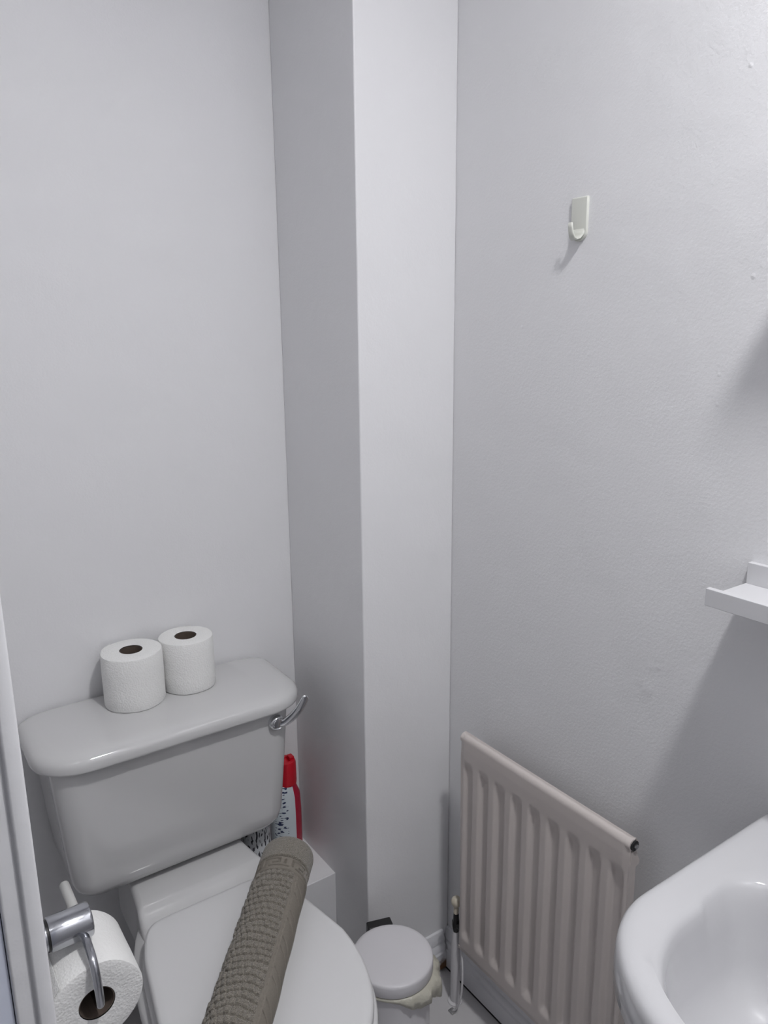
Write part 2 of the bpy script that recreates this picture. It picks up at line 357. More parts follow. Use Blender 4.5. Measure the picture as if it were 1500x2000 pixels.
# flush lever: round boss and curved blade
lev = (-0.149, -0.200, 0.693)
v, f = lathe(lev, [(0.0155, 0.004), (0.0158, -0.004), (0.0150, -0.0085), (0.0120, -0.0115), (0.0105, -0.0105), (0.009, -0.0125), (0.0, -0.0130)], 32, ax=1, cap1=False)
boss = soft(mesh_obj('flush_boss', v, f, MT['chrome'], toilet), 50); boss['label'] = 'chrome flush lever boss'
path = catmull([(-0.146, -0.209, 0.690), (-0.134, -0.214, 0.694), (-0.120, -0.219, 0.704), (-0.107, -0.223, 0.718), (-0.096, -0.224, 0.733), (-0.091, -0.2235, 0.741)], 6)
ringsL = []
for i, p in enumerate(path):
    t = i/(len(path)-1); wd = 0.0075+0.0015*math.sin(t*3.1); th = 0.0034-0.0012*t
    if t > 0.9: wd *= (1-((t-0.9)/0.1)**2*0.5)
    tg = (path[min(i+1, len(path)-1)]-path[max(i-1, 0)]).normalized(); sd = tg.cross(Vector((0, -1, 0.25)).normalized()).normalized(); nn = sd.cross(tg)
    ringsL.append([tuple(p+sd*wd*math.cos(a)+nn*th*math.sin(a)) for a in [2*math.pi*k/16 for k in range(16)]])
v, f = loft(ringsL); mesh_obj('flush_handle', v, f, MT['chrome'], toilet, True)
# pan: bowl, foot and rear platform
PX = -0.342
def egg(z, hw, yb, yf, ymid, hb, n=96, p=2.0, e=4.2):
    """egg outline: straight-ish back edge (half width hb at yb), widest (hw) at ymid, round front at yf"""
    out = []
    for i in range(n):
        t = 2*math.pi*i/n; c, s = math.cos(t), math.sin(t)
        if s <= 0:
            out.append((PX+hw*math.copysign(abs(c)**(2/p), c), ymid-(ymid-yf)*abs(s)**(2/2.15), z))
        else:
            # rear part: blend from hw at ymid to hb at yb, with rounded corner
            q = abs(c)**(2/e); x = hw*math.copysign(q, c); yy = (yb-ymid)*abs(s)**(2/e)
            k = (yy/(yb-ymid))**1.6; x = x*(1-k)+x*k*hb/hw
            out.append((PX+x, ymid+yy, z))
    return out
rings = [egg(0.0, 0.115, -0.10, -0.50, -0.34, 0.10), egg(0.02, 0.112, -0.10, -0.495, -0.34, 0.10), egg(0.10, 0.100, -0.11, -0.47, -0.34, 0.09), egg(0.20, 0.108, -0.12, -0.51, -0.36, 0.09),
         egg(0.28, 0.138, -0.14, -0.60, -0.42, 0.10), egg(0.34, 0.160, -0.16, -0.68, -0.47, 0.11), egg(0.375, 0.170, -0.17, -0.708, -0.49, 0.115), egg(0.392, 0.172, -0.18, -0.716, -0.50, 0.118), egg(0.400, 0.168, -0.185, -0.712, -0.50, 0.116), egg(0.402, 0.150, -0.20, -0.69, -0.50, 0.10)]
v, f = loft(rings); pan = soft(mesh_obj('pan', v, f, MT['ceramic'], toilet, True), 70)
# rear platform under the cistern, flaring towards the seat
def plat(y, hw, z0, z1, r=0.012):
    n = 5; out = []; x0, x1 = PX+0.012-hw, PX+0.012+hw
    for k in range(n+1):
        a = math.pi/2*k/n; out.append((x0+r-r*math.sin(a)*1.0 if False else x0+r-r*math.cos(a), y, z1-r+r*math.sin(a)))
    for k in range(n+1):
        a = math.pi/2*k/n; out.append((x1-r+r*math.sin(a), y, z1-r+r*math.cos(a)))
    out += [(x1, y, z0), (x0, y, z0)]
    return out
rings = [plat(-0.045, 0.110, 0.30, 0.436), plat(-0.12, 0.112, 0.30, 0.436), plat(-0.17, 0.115, 0.31, 0.436), plat(-0.215, 0.120, 0.33, 0.437), plat(-0.232, 0.1225, 0.335, 0.438), plat(-0.241, 0.1240, 0.34, 0.4365), plat(-0.250, 0.1250, 0.345, 0.4305), plat(-0.275, 0.1270, 0.35, 0.4090), plat(-0.31, 0.128, 0.36, 0.402)]
v, f = loft(rings); soft(mesh_obj('pan_platform', v, f, MT['ceramic'], toilet, True), 60)
# seat ring and lid
def slab(name, zs, hw, yb, yf, ym, hb, m, dome=0.0):
    z0, z1 = zs; th = z1-z0
    R_ = []
    for g, z in ((0.012, z0), (0.003, z0+0.001), (0.0, z0+th*0.35), (0.0004, z0+th*0.62), (0.002, z1-th*0.14), (0.0065, z1-0.0006), (0.016, z1), (0.05, z1+dome), (0.10, z1+dome*1.3)):
        R_.append(egg(z, hw-g, yb-g*0.6, yf+g, ym, hb-g, e=11.0))
    v, f = loft(R_); return soft(mesh_obj(name, v, f, m, toilet, True), 70)
slab('seat_ring', (0.405, 0.4275), 0.166, -0.292, -0.727, -0.495, 0.122, MT['seat'])
slab('seat_lid', (0.4285, 0.450), 0.161, -0.292, -0.719, -0.495, 0.118, MT['seat'], 0.0015)
for sx in (-1, 1):
    v, f = lathe((PX+0.01+sx*0.078, -0.281, 0.408), [(0.008, 0), (0.008, 0.016), (0.0065, 0.019), (0.0, 0.0195)], 20, cap1=False); soft(mesh_obj('hinge', v, f, MT['seat'], toilet), 50)
    v, f = lathe((PX+0.01+sx*0.078, -0.2755, 0.4275), [(0.0022, 0), (0.0022, 0.0012), (0, 0.0014)], 10, cap1=False); mesh_obj('hinge_pin', v, f, MT['steel'], toilet)
# flush pipe seal block joining cistern and platform
v, f = lathe((TX, -0.10, 0.4345), [(0.045, 0), (0.045, 0.0125)], 32); mesh_obj('cistern_seal', v, f, MT['black'], toilet)

# ------------------------------------------------------------------ toilet rolls
def toilet_roll(loc, r, h, label, horiz=False, group=None, rot=0.0):
    t = thing('toilet_roll', loc, label, 'toilet roll', group)
    rc = 0.0205
    rng = random.Random(int(r*1e5)+int(h*1e5)); n = 72
    rings = []
    ph = rng.random()*6
    def R(rad, z, wob=1.0):
        return [((rad+wob*(0.0008*math.sin(2*a+ph)+0.0004*math.sin(5*a+ph*2)))*math.cos(a), (rad+wob*(0.0008*math.sin(2*a+ph)+0.0004*math.sin(5*a+ph*2)))*math.sin(a), z) for a in [2*math.pi*k/n for k in range(n)]]
    prof = [(rc+0.0006, 0.0, 0), (r*0.7, 0.0, .5), (r-0.004, 0.0, 1), (r-0.0012, 0.0008, 1), (r, 0.0035, 1), (r, h*0.3, 1), (r+0.0003, h*0.6, 1), (r, h-0.0035, 1), (r-0.0012, h-0.0008, 1), (r-0.004, h, 1), (r*0.7, h+0.0004, .5), (rc+0.0006, h-0.0004, 0)]
    rings = [R(*p) for p in prof]
    v, f = loft(rings, True, False, False)
    v2, f2 = loft([R(rc+0.0006, h-0.0004, 0), R(rc+0.0006, 0, 0)], True, False, False)
    body = soft(mesh_obj('paper', *merge([(v, f)]), MT['paper'], None, True), 50)
    core = loft([R(rc, 0.001, 0), R(rc, h-0.0015, 0), R(rc-0.0011, h-0.0015, 0), R(rc-0.0011, 0.001, 0), R(rc, 0.001, 0)], True, False, False)
    co = soft(mesh_obj('core', *core, MT['card']), 40)
    # loose end of the sheet, lying a hair proud of the roll
    a0 = rot; V = []; F = []; K = 14
    for k in range(K+1):
        a = a0+0.55*k/K; rad = r+0.0008+0.0010*(1-k/K)**2*2.0
        for z in (0.001, h-0.001): V.append((rad*math.cos(a), rad*math.sin(a), z))
        for z in (h-0.001, 0.001): V.append(((rad-0.0006)*math.cos(a), (rad-0.0006)*math.sin(a), z))
    for k in range(K):
        b = k*4
        for j in range(4): F.append((b+j, b+(j+1) % 4, b+4+(j+1) % 4, b+4+j))
    F += [(0, 1, 2, 3), (K*4+3, K*4+2, K*4+1, K*4)]
    sh = soft(mesh_obj('loose_sheet', V, F, MT['paper']), 40)
    for o in (body, co, sh):
        o.parent = t
    if horiz: t.rotation_euler = (math.pi/2, 0, 0)
    return t
ZT = 0.7519
toilet_roll((-0.377, -0.0665, ZT), 0.0555, 0.104, 'white toilet roll standing on the cistern lid, the one farther from the flush lever', rot=2.0)
toilet_roll((-0.268, -0.060, ZT), 0.0520, 0.104, 'white toilet roll standing on the cistern lid, the one nearer the flush lever', rot=1.0)
# roll on the holder: axis along y, front face at y = -0.635
HR = toilet_roll((-0.606, -0.535, 0.664), 0.0545, 0.100, 'part-used white toilet roll hanging on the chrome holder by the doorway', horiz=True, rot=2.3)

# ------------------------------------------------------------------ toilet roll holder on the left wall
hx, hy, hz = -0.606, -0.588, 0.744
holder = thing('toilet_roll_holder', (XL, hy, hz), 'chrome toilet roll holder with a bent wire arm, fixed by the doorway', 'roll holder')
v, f = lathe((XL, hy, hz), [(0.027, 0.0), (0.027, 0.004), (0.0245, 0.007), (0.0, 0.007)], 36, ax=0, cap1=False); soft(mesh_obj('wall_plate', v, f, MT['chrome'], holder), 40)
v, f = lathe((XL+0.006, hy, hz), [(0.0175, 0.0), (0.0175, 0.041)], 36, ax=0); soft(mesh_obj('mount_neck', v, f, MT['chrome_worn'], holder), 35)
v, f = lathe((XL+0.0465, hy, hz), [(0.0185, 0.0), (0.0185, 0.0025)], 36, ax=0); sr = soft(mesh_obj('seal_ring', v, f, MT['black'], holder), 35); sr['label'] = 'black ring behind the chrome tube'
v, f = lathe((XL+0.049, hy, hz), [(0.0190, 0.0), (0.0202, 0.0006), (0.0204, 0.0016), (0.0204, 0.0455), (0.0196, 0.0478), (0.0176, 0.0490), (0.0, 0.0495)], 44, ax=0, cap1=False)
soft(mesh_obj('mount_tube', v, f, MT['chrome_worn'], holder), 35)
wire = catmull([(hx-0.001, -0.510, hz-0.001), (hx-0.001, -0.55, hz-0.003), (hx, -0.588, hz-0.006), (hx, -0.615, hz-0.009), (hx, -0.637, hz-0.016), (hx, -0.6475, hz-0.030), (hx+0.0005, -0.6505, hz-0.050), (hx+0.001, -0.6495, hz-0.067), (hx+0.001, -0.6440, hz-0.0735), (hx+0.001, -0.634, hz-0.0755), (hx+0.001, -0.56, hz-0.0755)], 7)
v, f = tube(wire, [0.0050]*(len(wire)), 16); soft(mesh_obj('wire_arm', v, f, MT['chrome_worn'], holder), 60)
v, f = lathe((hx-0.001, -0.506, hz-0.001), [(0.0, 0.0015), (0.0040, 0.0005), (0.0062, -0.0025), (0.0062, -0.058), (0.005, -0.060)], 18, ax=1, cap0=False); tip = soft(mesh_obj('arm_cap', v, f, MT['grey_plastic'], holder), 50); tip['label'] = 'pale plastic cap on the rear end of the wire'

# ------------------------------------------------------------------ rolled bath mat on the seat lid
def towel():
    E0 = np.array([-0.1945, -0.3268]); ax = np.array([-0.633, -0.774]); sd = np.array([0.774, -0.633])
    L, RX, RZ = 0.43, 0.0445, 0.0405; zc = 0.4535+RZ
    NU, NV = 560, 300
    u = np.linspace(0, L, NU); v = np.linspace(-math.pi, math.pi, NV, endpoint=False)
    U, PHI = np.meshgrid(u, v, indexing='ij'); S = PHI*0.0435      # arc length from the crest, + to the window side
    sst = lambda e0, e1, x: (lambda t: t*t*(3-2*t))(np.clip((x-e0)/(e1-e0), 0, 1))
    H = np.zeros_like(U)
    rng = np.random.RandomState(4)
    wob = 0.0012*np.sin(S*110+U*40)+0.0010*np.sin(U*90+S*30)
    hem = 0.058; key0, key1 = 0.060, 0.093
    # woven blocks
    ru = (U-key1+wob)/0.0132; row = np.floor(ru).astype(int); fu = ru-row
    cv = S/0.0098+0.5*(row % 2)+0.12*np.sin(row*1.7); colm = np.floor(cv).astype(int); fv = cv-colm
    rnd = rng.rand(64, 64)[row % 64, colm % 64]
    gu = sst(0.05, 0.30, fu)*sst(0.0, 0.16, 1-fu); gv = sst(0.04, 0.20, fv)*sst(0.04, 0.20, 1-fv)
    blk = gu*(0.40+0.60*gv)*(0.72+0.5*rnd)*0.0052*(1-0.30*(fu-0.3))-0.0016
    weave = (U > key1)
    H += np.where(weave, blk, 0.0018)
    # flat lengthwise stripe and flap with slanted grooves
    s0, s1, s2 = 0.0300, 0.0365, 0.070
    stripe = sst(s0-0.0008, s0+0.0008, S)*sst(-s1-0.0006, -s1+0.0006, -S)*(U > key0+0.006)
    H = H*(1-stripe)+stripe*0.0016
    flap = (S > s1) & (U > key1-0.012)
    sl = (U-0.55*(S-s1)-key1)/0.019; fs = np.abs(sl-np.round(sl))*0.021
    t_in = sst(s1+0.002, s1+0.005, S)*sst(-s2, -s2+0.004, -S); odd = (np.round(sl).astype(int) % 3 != 0)
    groove = np.where(odd, 1-sst(0.0006, 0.0026, fs), 0)*t_in
    H = np.where(flap, 0.0028-0.0052*groove, H)
    # key pattern band: recessed lines
    band = (U > key0) & (U <= key1)
    per = 0.050; q = (S+0.031) % per; b = U-key0
    def seg(x0, y0, x1, y1):
        dx, dy = x1-x0, y1-y0; t = np.clip(((q-x0)*dx+(b-y0)*dy)/(dx*dx+dy*dy), 0, 1)
        return np.hypot(q-(x0+t*dx), b-(y0+t*dy))
    d = np.minimum.reduce([seg(0.004, 0.006, 0.030, 0.006), seg(0.030, 0.006, 0.030, 0.016), seg(0.030, 0.016, 0.018, 0.016), seg(0.012, 0.023, 0.046, 0.023), seg(0.040, 0.008, 0.040, 0.018), seg(0.004, 0.006, 0.004, 0.020)])
    key = 0.0024-0.0046*(1-sst(0.0008, 0.0022, d))
    H = np.where(band & (S < s1+0.03), key, H)
    # plain hem and grooves round the roll
    H = np.where(U <= hem, 0.0026, H)
    for g, dep, wd in ((0.0590, 0.0055, 0.0018), (key1, 0.0034, 0.0015)):
        H -= dep*np.exp(-((U+0.0008*np.sin(S*50)-g)/wd)**2)
    # flap edge running along the roll on the hidden lower side
    H -= 0.003*np.exp(-((S-0.085)/0.002)**2)
    H += 0.0005*np.sin(U*60+S*25)+0.0003*(rng.rand(*U.shape)-0.5)
    # rounded ends
    def endf(x): return np.where(x < 0.014, np.sqrt(np.clip(1-((0.014-x)/0.014)**2, 0, 1))*0.28+0.72, 1.0)
    k = endf(U)*endf(L-U)
    ca, sa = np.sin(PHI), np.cos(PHI)
    rx = (RX+H)*k; rz = (RZ+H)*k
    lat = rx*ca; hgt = rz*np.sign(sa)*np.abs(sa)**0.94
    hgt = np.maximum(hgt, -RZ+0.0012)      # rests flat on the lid
    X = E0[0]+ax[0]*U+sd[0]*lat; Y = E0[1]+ax[1]*U+sd[1]*lat; Z = zc+hgt
    V = np.stack([X, Y, Z], -1).reshape(-1, 3)
    i, j = np.meshgrid(np.arange(NU-1), np.arange(NV), indexing='ij'); a = i*NV+j; bq = i*NV+(j+1) % NV
    F = np.stack([a, bq, bq+NV, a+NV], -1).reshape(-1, 4)
    org = np.array([E0[0]+ax[0]*L/2, E0[1]+ax[1]*L/2, 0.4535])
    root = thing('rolled_bath_mat', tuple(org), 'taupe terry bath mat rolled up and laid across the toilet lid', 'bath mat')
    me = bpy.data.meshes.new('mat_roll'); me.vertices.add(len(V)); me.vertices.foreach_set('co', (V-org).astype(np.float32).ravel())
    me.loops.add(F.size); me.loops.foreach_set('vertex_index', F.astype(np.int32).ravel())
    me.polygons.add(len(F)); me.polygons.foreach_set('loop_start', np.arange(0, F.size, 4, dtype=np.int32)); me.polygons.foreach_set('loop_total', np.full(len(F), 4, dtype=np.int32))
    me.polygons.foreach_set('use_smooth', np.ones(len(F), bool)); me.update(calc_edges=True); me.validate()
    me.materials.append(MT['terry']); me.materials.append(MT['flat_weave'])
    flat = ((stripe > 0.5) | (band & (S < s1)) | (flap & (S < s2)))[:-1].astype(np.int32)
    me.polygons.foreach_set('material_index', flat.ravel())
    o = bpy.data.objects.new('mat_roll', me); COL.objects.link(o); o.parent = root
    # coiled layers closing both ends
    for e, name in ((0, 'mat_coil'), (1, 'mat_coil')):
        Rr = []
        NR, NA = 40, 72
        for ir in range(NR+1):
            rad = (1-ir/NR)
            ring = []
            for ia in range(NA):
                ph = -math.pi+2*math.pi*ia/NA; turn = (rad*5+ph/(2*math.pi)) % 1.0
                dep = 0.0035*(1-abs(2*turn-1))**2*(1 if ir else 0)+0.002*(1-rad)
                lt = (RX+0.0026)*0.722*rad*math.sin(ph); hh = max((RZ+0.0026)*0.722*rad*math.cos(ph), -RZ)
                uu = dep if e == 0 else L-dep
                p = (E0[0]+ax[0]*uu+sd[0]*lt-org[0], E0[1]+ax[1]*uu+sd[1]*lt-org[1], zc+hh-org[2]); ring.append(p)
            Rr.append(ring)
        vv, ff = loft(Rr, True, False, False); c = mesh_obj(name, vv, ff, MT['terry'], None, True); c.parent = root
towel()

# ------------------------------------------------------------------ radiator
RXF, RY0, RY1, RZ0, RZ1 = 0.152, -0.808, -0.402, 0.158, 0.662
rad = thing('radiator', (0.17, (RY0+RY1)/2, RZ0), 'cream enamelled steel panel radiator with vertical flutes on the right-hand wall', 'radiator')
def panel():
    NF = 9; ny, nz = 200, 90
    ys = np.linspace(RY0, RY1, ny); zs = np.concatenate([np.linspace(RZ0, RZ0+0.075, 30), np.linspace(RZ0+0.08, RZ1-0.105, 20), np.linspace(RZ1-0.10, RZ1, 60)])
    V = []; pitch = (RY1-RY0)/NF
    for z in zs:
        # vertical section: rolled top edge and bottom seam
        tt = RZ1-z
        if tt < 0.0115: base = 0.0115-math.sqrt(max(0.0115**2-(0.0115-tt)**2, 0))
        elif tt < 0.030: base = 0.0
        else: base = 0.0015*min(1, (tt-0.030)/0.03)
        if z-RZ0 < 0.010: base += 0.006*(1-(z-RZ0)/0.010)**2
        zt = min(1, max(0, (tt-0.052)/0.030)); zb = min(1, max(0, (z-RZ0-0.030)/0.022)); env = (zt*zt*(3-2*zt))*(zb*zb*(3-2*zb))
        for y in ys:
            q = ((y-RY0)/pitch) % 1.0; dq = abs(q-0.5)*2     # 0 in the middle of a flute, 1 between flutes
            s = min(1, max(0, (dq-0.30)/0.42)); s = s*s*(3-2*s)
            edge = min(1, max(0, min(y-RY0, RY1-y)/0.012))
            d = 0.0085*(1-s)*env                             # flutes pressed back
            V.append((RXF+base+d+(1-edge)*0.004, y, z))
    n = len(ys); F = [(i*n+j, i*n+j+1, (i+1)*n+j+1, (i+1)*n+j) for i in range(len(zs)-1) for j in range(n-1)]
    o = mesh_obj('panel', V, F, MT['rad'], rad, True)
    md = o.modifiers.new('thickness', 'SOLIDIFY'); md.thickness = 0.004; md.offset = -1 
    return o
pn = panel()
# orient panel normals to the room (-x)
if sum(p.normal.x for p in pn.data.polygons) > 0: pn.data.flip_normals()
# rear face of the panel and seams
v, f = merge([boxvf(RXF+0.016, RXF+0.022, RY0+0.004, RY1-0.004, RZ0+0.004, RZ1-0.02)]); mesh_obj('rear_sheet', v, f, MT['rad'], rad)
v, f = tube([(RXF+0.0115, RY0+0.0005, RZ1-0.0118), (RXF+0.0115, RY1-0.0005, RZ1-0.0118)], 0.0110, 24); soft(mesh_obj('top_roll', v, f, MT['rad'], rad), 50)
v, f = extrude_profile([(RXF+0.003, RZ0-0.0005), (RXF+0.0165, RZ0-0.0005), (RXF+0.0165, RZ0+0.006), (RXF+0.003, RZ0+0.006)], 'y', RY0+0.001, RY1-0.001); mesh_obj('bottom_seam', v, f, MT['rad'], rad)
# end fold at the basin end, with its step below the plug
prof = [(RXF+0.006, RZ1-0.022), (RXF+0.016, RZ1-0.022), (RXF+0.0260, RZ1-0.044), (RXF+0.0255, RZ1-0.050), (RXF+0.0185, RZ1-0.053), (RXF+0.020, RZ0+0.012), (RXF+0.008, RZ0+0.006), (RXF+0.004, RZ1-0.05)]
v, f = extrude_profile(prof, 'y', RY0-0.0012, RY0+0.002); mesh_obj('end_fold', v, f, MT['rad'], rad)
v, f = extrude_profile(prof, 'y', RY1-0.002, RY1+0.0012); mesh_obj('end_fold', v, f, MT['rad'], rad)
v, f = lathe((RXF+0.0115, RY0+0.0006, RZ1-0.0120), [(0.0085, 0.0), (0.0085, -0.0030), (0.0060, -0.0030)], 24, ax=1); pl = soft(mesh_obj('vent_ring', v, f, MT['black'], rad), 40); pl['label'] = 'black ring round the air vent'
v, f = lathe((RXF+0.0115, RY0-0.0015, RZ1-0.0120), [(0.0042, 0.0), (0.0042, -0.0040), (0.003, -0.005), (0, -0.005)], 6, ax=1, cap1=False); soft(mesh_obj('vent_plug', v, f, MT['steel'], rad), 30)
for yb in (RY0+0.09, RY1-0.09):
    v, f = merge([boxvf(XR-0.004, XR, yb-0.015, yb+0.015, RZ0+0.03, RZ1-0.06), boxvf(RXF+0.0215, XR-0.003, yb-0.010, yb+0.010, RZ1-0.12, RZ1-0.10), boxvf(RXF+0.0215, XR-0.003, yb-0.010, yb+0.010, RZ0+0.05, RZ0+0.07)])
    mesh_obj('wall_bracket', v, f, MT['rad'], rad)
# valve, tail and pipe at the column end
vx, vy = 0.1665, -0.381
v, f = lathe((vx, vy, 0.239), [(0.0050, 0.0), (0.0085, 0.003), (0.0108, 0.008), (0.0112, 0.0125), (0.0098, 0.018), (0.006, 0.022), (0.0, 0.0232)], 24, cap1=False); soft(mesh_obj('valve_cap', v, f, MT['cream'], rad), 60)
v, f = lathe((vx, vy, 0.222), [(0.0055, 0.0), (0.0058, 0.012), (0.0045, 0.014), (0.0045, 0.018)], 20); soft(mesh_obj('valve_stem', v, f, MT['cream'], rad), 40)
v, f = merge([lathe((vx, vy, 0.172), [(0.0050, 0.0), (0.0075, 0.010), (0.0092, 0.018), (0.0092, 0.028), (0.0068, 0.034), (0.0062, 0.050)], 6), lathe((vx, RY1-0.003, 0.195), [(0.006, 0.0), (0.006, 0.022)], 12, ax=1)])
mesh_obj('valve_body', v, f, MT['black'], rad)['label'] = 'black valve body'
v, f = tube([(vx, vy, 0.176), (vx-0.001, vy-0.001, 0.14), (vx-0.003, vy-0.003, 0.08), (vx-0.004, vy-0.005, 0.0)], [0.0068, 0.0095, 0.0100, 0.0100], 18); soft(mesh_obj('supply_pipe', v, f, MT['pipe'], rad), 50)
v, f = lathe((vx-0.004, vy-0.005, 0.0), [(0.016, 0.0), (0.0155, 0.003), (0.010, 0.0055)], 24); soft(mesh_obj('pipe_collar', v, f, MT['pipe'], rad), 40)
cab = thing('earth_cable', (0.150, -0.40, 0.0), 'thin white cable bowing down beside the radiator pipe', 'cable')
v, f = tube(catmull([(0.163, -0.4035, 0.156), (0.155, -0.4175, 0.12), (0.149, -0.424, 0.075), (0.146, -0.421, 0.04), (0.144, -0.411, 0.012), (0.141, -0.404, 0.0025)], 6), 0.0023, 10); mesh_obj('cable', v, f, MT['pipe'], cab, True)
v, f = merge([boxvf(0.134, 0.146, -0.411, -0.397, 0.0, 0.004)]); bev(mesh_obj('cable_clip', v, f, MT['steel'], cab), 0.001)

# ------------------------------------------------------------------ wall hook
hk = thing('wall_hook', (XR, -0.590, 1.567), 'off-white plastic stick-on hook on the right-hand wall above the radiator', 'hook')
def hook():
    hw = 0.0155; zt, zb = 1.633, 1.568; th = 0.0045
    out = [(-hw, zt), (-hw*0.96, zt+0.0005)]; outline = []
    K = 16
    outline.append((hw, zt-0.001)); outline.append((hw-0.001, zt)); outline.append((-hw+0.001, zt)); outline.append((-hw, zt-0.001))
    for k in range(K+1):
        a = math.pi+math.pi*k/K; outline.append((hw*math.cos(a), zb+hw+hw*math.sin(a)))
    c = -0.590
    def sc(s, x): return [(x, c+y*s, (z-1.6)*s+1.6) for y, z in outline]
    v, f = loft([sc(1.0, XR), sc(1.0, XR-th*0.7), sc(0.975, XR-th), sc(0.93, XR-th*1.05)])
    bp = soft(mesh_obj('back_plate', v, f, MT['hook'], hk), 50)
    # tongue curling outwards and up
    prof = [(XR-0.0035, 1.5860, 0.0140), (XR-0.0050, 1.578, 0.0125), (XR-0.0085, 1.5725, 0.0095), (XR-0.0130, 1.5710, 0.0072), (XR-0.0175, 1.5735, 0.0060), (XR-0.0202, 1.5800, 0.0052), (XR-0.0218, 1.5880, 0.0046), (XR-0.0226, 1.5950, 0.0040)]
    P = [Vector((x, 0, z)) for x, z, _ in prof]; W = [q[2] for q in prof]; rings = []
    for i, p in enumerate(P):
        t = (P[min(i+1, len(P)-1)]-P[max(i-1, 0)]).normalized(); nn = Vector((t.z, 0, -t.x)); h = 0.0018
        wd = W[i]
        rings.append([(p.x+nn.x*h*math.sin(a), c+wd*math.copysign(abs(math.cos(a))**0.6, math.cos(a)), p.z+nn.z*h*math.sin(a)) for a in [2*math.pi*k/20 for k in range(20)]])
    v, f = loft(rings); mesh_obj('hook_tongue', v, f, MT['hook'], hk, True)
hook()

# ------------------------------------------------------------------ picture ledge shelves (the upper one lies beside the picture; its shadow falls on the wall in view)
def ledge(y0, y1, z, label):
    t = thing('wall_shelf', (XR, (y0+y1)/2, z), label, 'shelf', 'white picture ledges on the right-hand wall')
    box('shelf_base', (XR-0.093, XR-0.009, y0, y1, z+0.0005, z+0.0100), MT['shelf'], t, 0.0008)
    box('shelf_back', (XR-0.009, XR, y0, y1, z+0.0005, z+0.0390), MT['shelf'], t, 0.0008)
    box('shelf_lip', (XR-0.102, XR-0.093, y0, y1, z-0.0015, z+0.0215), MT['shelf'], t, 0.0008)
ledge(-1.50, -0.917, 1.092, 'white narrow picture ledge with raised lip on the wall just above the basin')
ledge(-1.55, -0.985, 1.615, 'white narrow picture ledge hung above the other picture ledge')

# ------------------------------------------------------------------ basin
ba = thing('washbasin', (-0.01, -1.255, 0), 'white ceramic pedestal washbasin below the picture ledge', 'washbasin')
BZ = 0.80
def bo(z, g, gb=None):  # outer outlines
    rx, ry = 0.150, 0.200
    return rr(-0.219+g, XR-0.002-(gb or 0), -1.525+g, -0.985-g, z, [(0.02, 0.02), (rx, ry), (rx, ry), (0.02, 0.02)], 26, 16)
def bi(z, gx0, gx1, gy, step=0.006):  # bowl outlines; the tap ledge end is a little wider, with a small step
    x0, x1, y0, y1 = -0.197+gx0, 0.066-gx1, -1.470+gy, -1.040-gy
    w_, h_ = (x1-x0), (y1-y0)
    ring = rr(x0, x1, y0, y1, z, [(min(0.050, w_*0.45), min(0.055, h_*0.45)), (min(0.150, w_*0.52), min(0.125, h_*0.48)), (min(0.150, w_*0.52), min(0.125, h_*0.48)), (min(0.050, w_*0.45), min(0.055, h_*0.45))], 26, 16)
    ym = (y0+y1)/2; out = []
    for x, y, zz in ring:
        t = min(1, max(0, (x+0.036)/0.022)); t = t*t*(3-2*t)
        out.append((x, y+math.copysign(step*t, y-ym)*min(1, abs(y-ym)/0.08), zz))
    return out
rings = [rr(-0.06, 0.15, -1.36, -1.15, 0.58, [(0.03, 0.03), (0.08, 0.08), (0.08, 0.08), (0.03, 0.03)], 26, 16),
         rr(-0.13, 0.19, -1.43, -1.08, 0.625, [(0.03, 0.03), (0.13, 0.13), (0.13, 0.13), (0.03, 0.03)], 26, 16),
         bo(0.690, 0.046), bo(0.715, 0.020), bo(0.732, 0.0060), bo(0.738, 0.0030), bo(0.7410, 0.0034), bo(0.745, 0.0006), bo(0.7480, 0.0010), bo(0.752, -0.0014), bo(0.770, -0.0014), bo(0.785, -0.0006), bo(0.7925, 0.0010), bo(0.7968, 0.0038), bo(0.7992, 0.0080), bo(0.8003, 0.014),
         bo(0.7992, 0.022, 0.012),
         bi(0.7985, -0.006, -0.016, -0.009), bi(0.7980, -0.003, -0.007, -0.005), bi(0.7955, 0.0002, -0.002, -0.0005), bi(0.7900, 0.0035, 0.001, 0.0025), bi(0.778, 0.0060, 0.004, 0.0050, 0.003), bi(0.750, 0.009, 0.007, 0.0085, 0), bi(0.705, 0.015, 0.012, 0.0145, 0), bi(0.668, 0.026, 0.020, 0.026, 0), bi(0.650, 0.055, 0.045, 0.062, 0), bi(0.637, 0.080, 0.070, 0.105, 0), bi(0.631, 0.100, 0.095, 0.150, 0), bi(0.629, 0.112, 0.110, 0.190, 0)]
v, f = loft(rings); soft(mesh_obj('bowl', v, f, MT['ceramic_basin'], ba, True), 80)
rings = [rr(-0.02, 0.17, -1.345, -1.165, 0.0, 0.05), rr(-0.02, 0.17, -1.345, -1.165, 0.03, 0.05), rr(-0.005, 0.165, -1.33, -1.18, 0.08, 0.05), rr(0.0, 0.165, -1.325, -1.185, 0.35, 0.05), rr(-0.02, 0.165, -1.34, -1.17, 0.585, 0.05)]
v, f = loft(rings); soft(mesh_obj('pedestal', v, f, MT['ceramic_basin'], ba, True), 60)
v, f = lathe((-0.065, -1.255, 0.6285), [(0.030, 0.0), (0.030, 0.003), (0.024, 0.0045), (0.020, 0.002), (0.0, 0.002)], 28, cap1=False); soft(mesh_obj('waste', v, f, MT['chrome'], ba), 40)
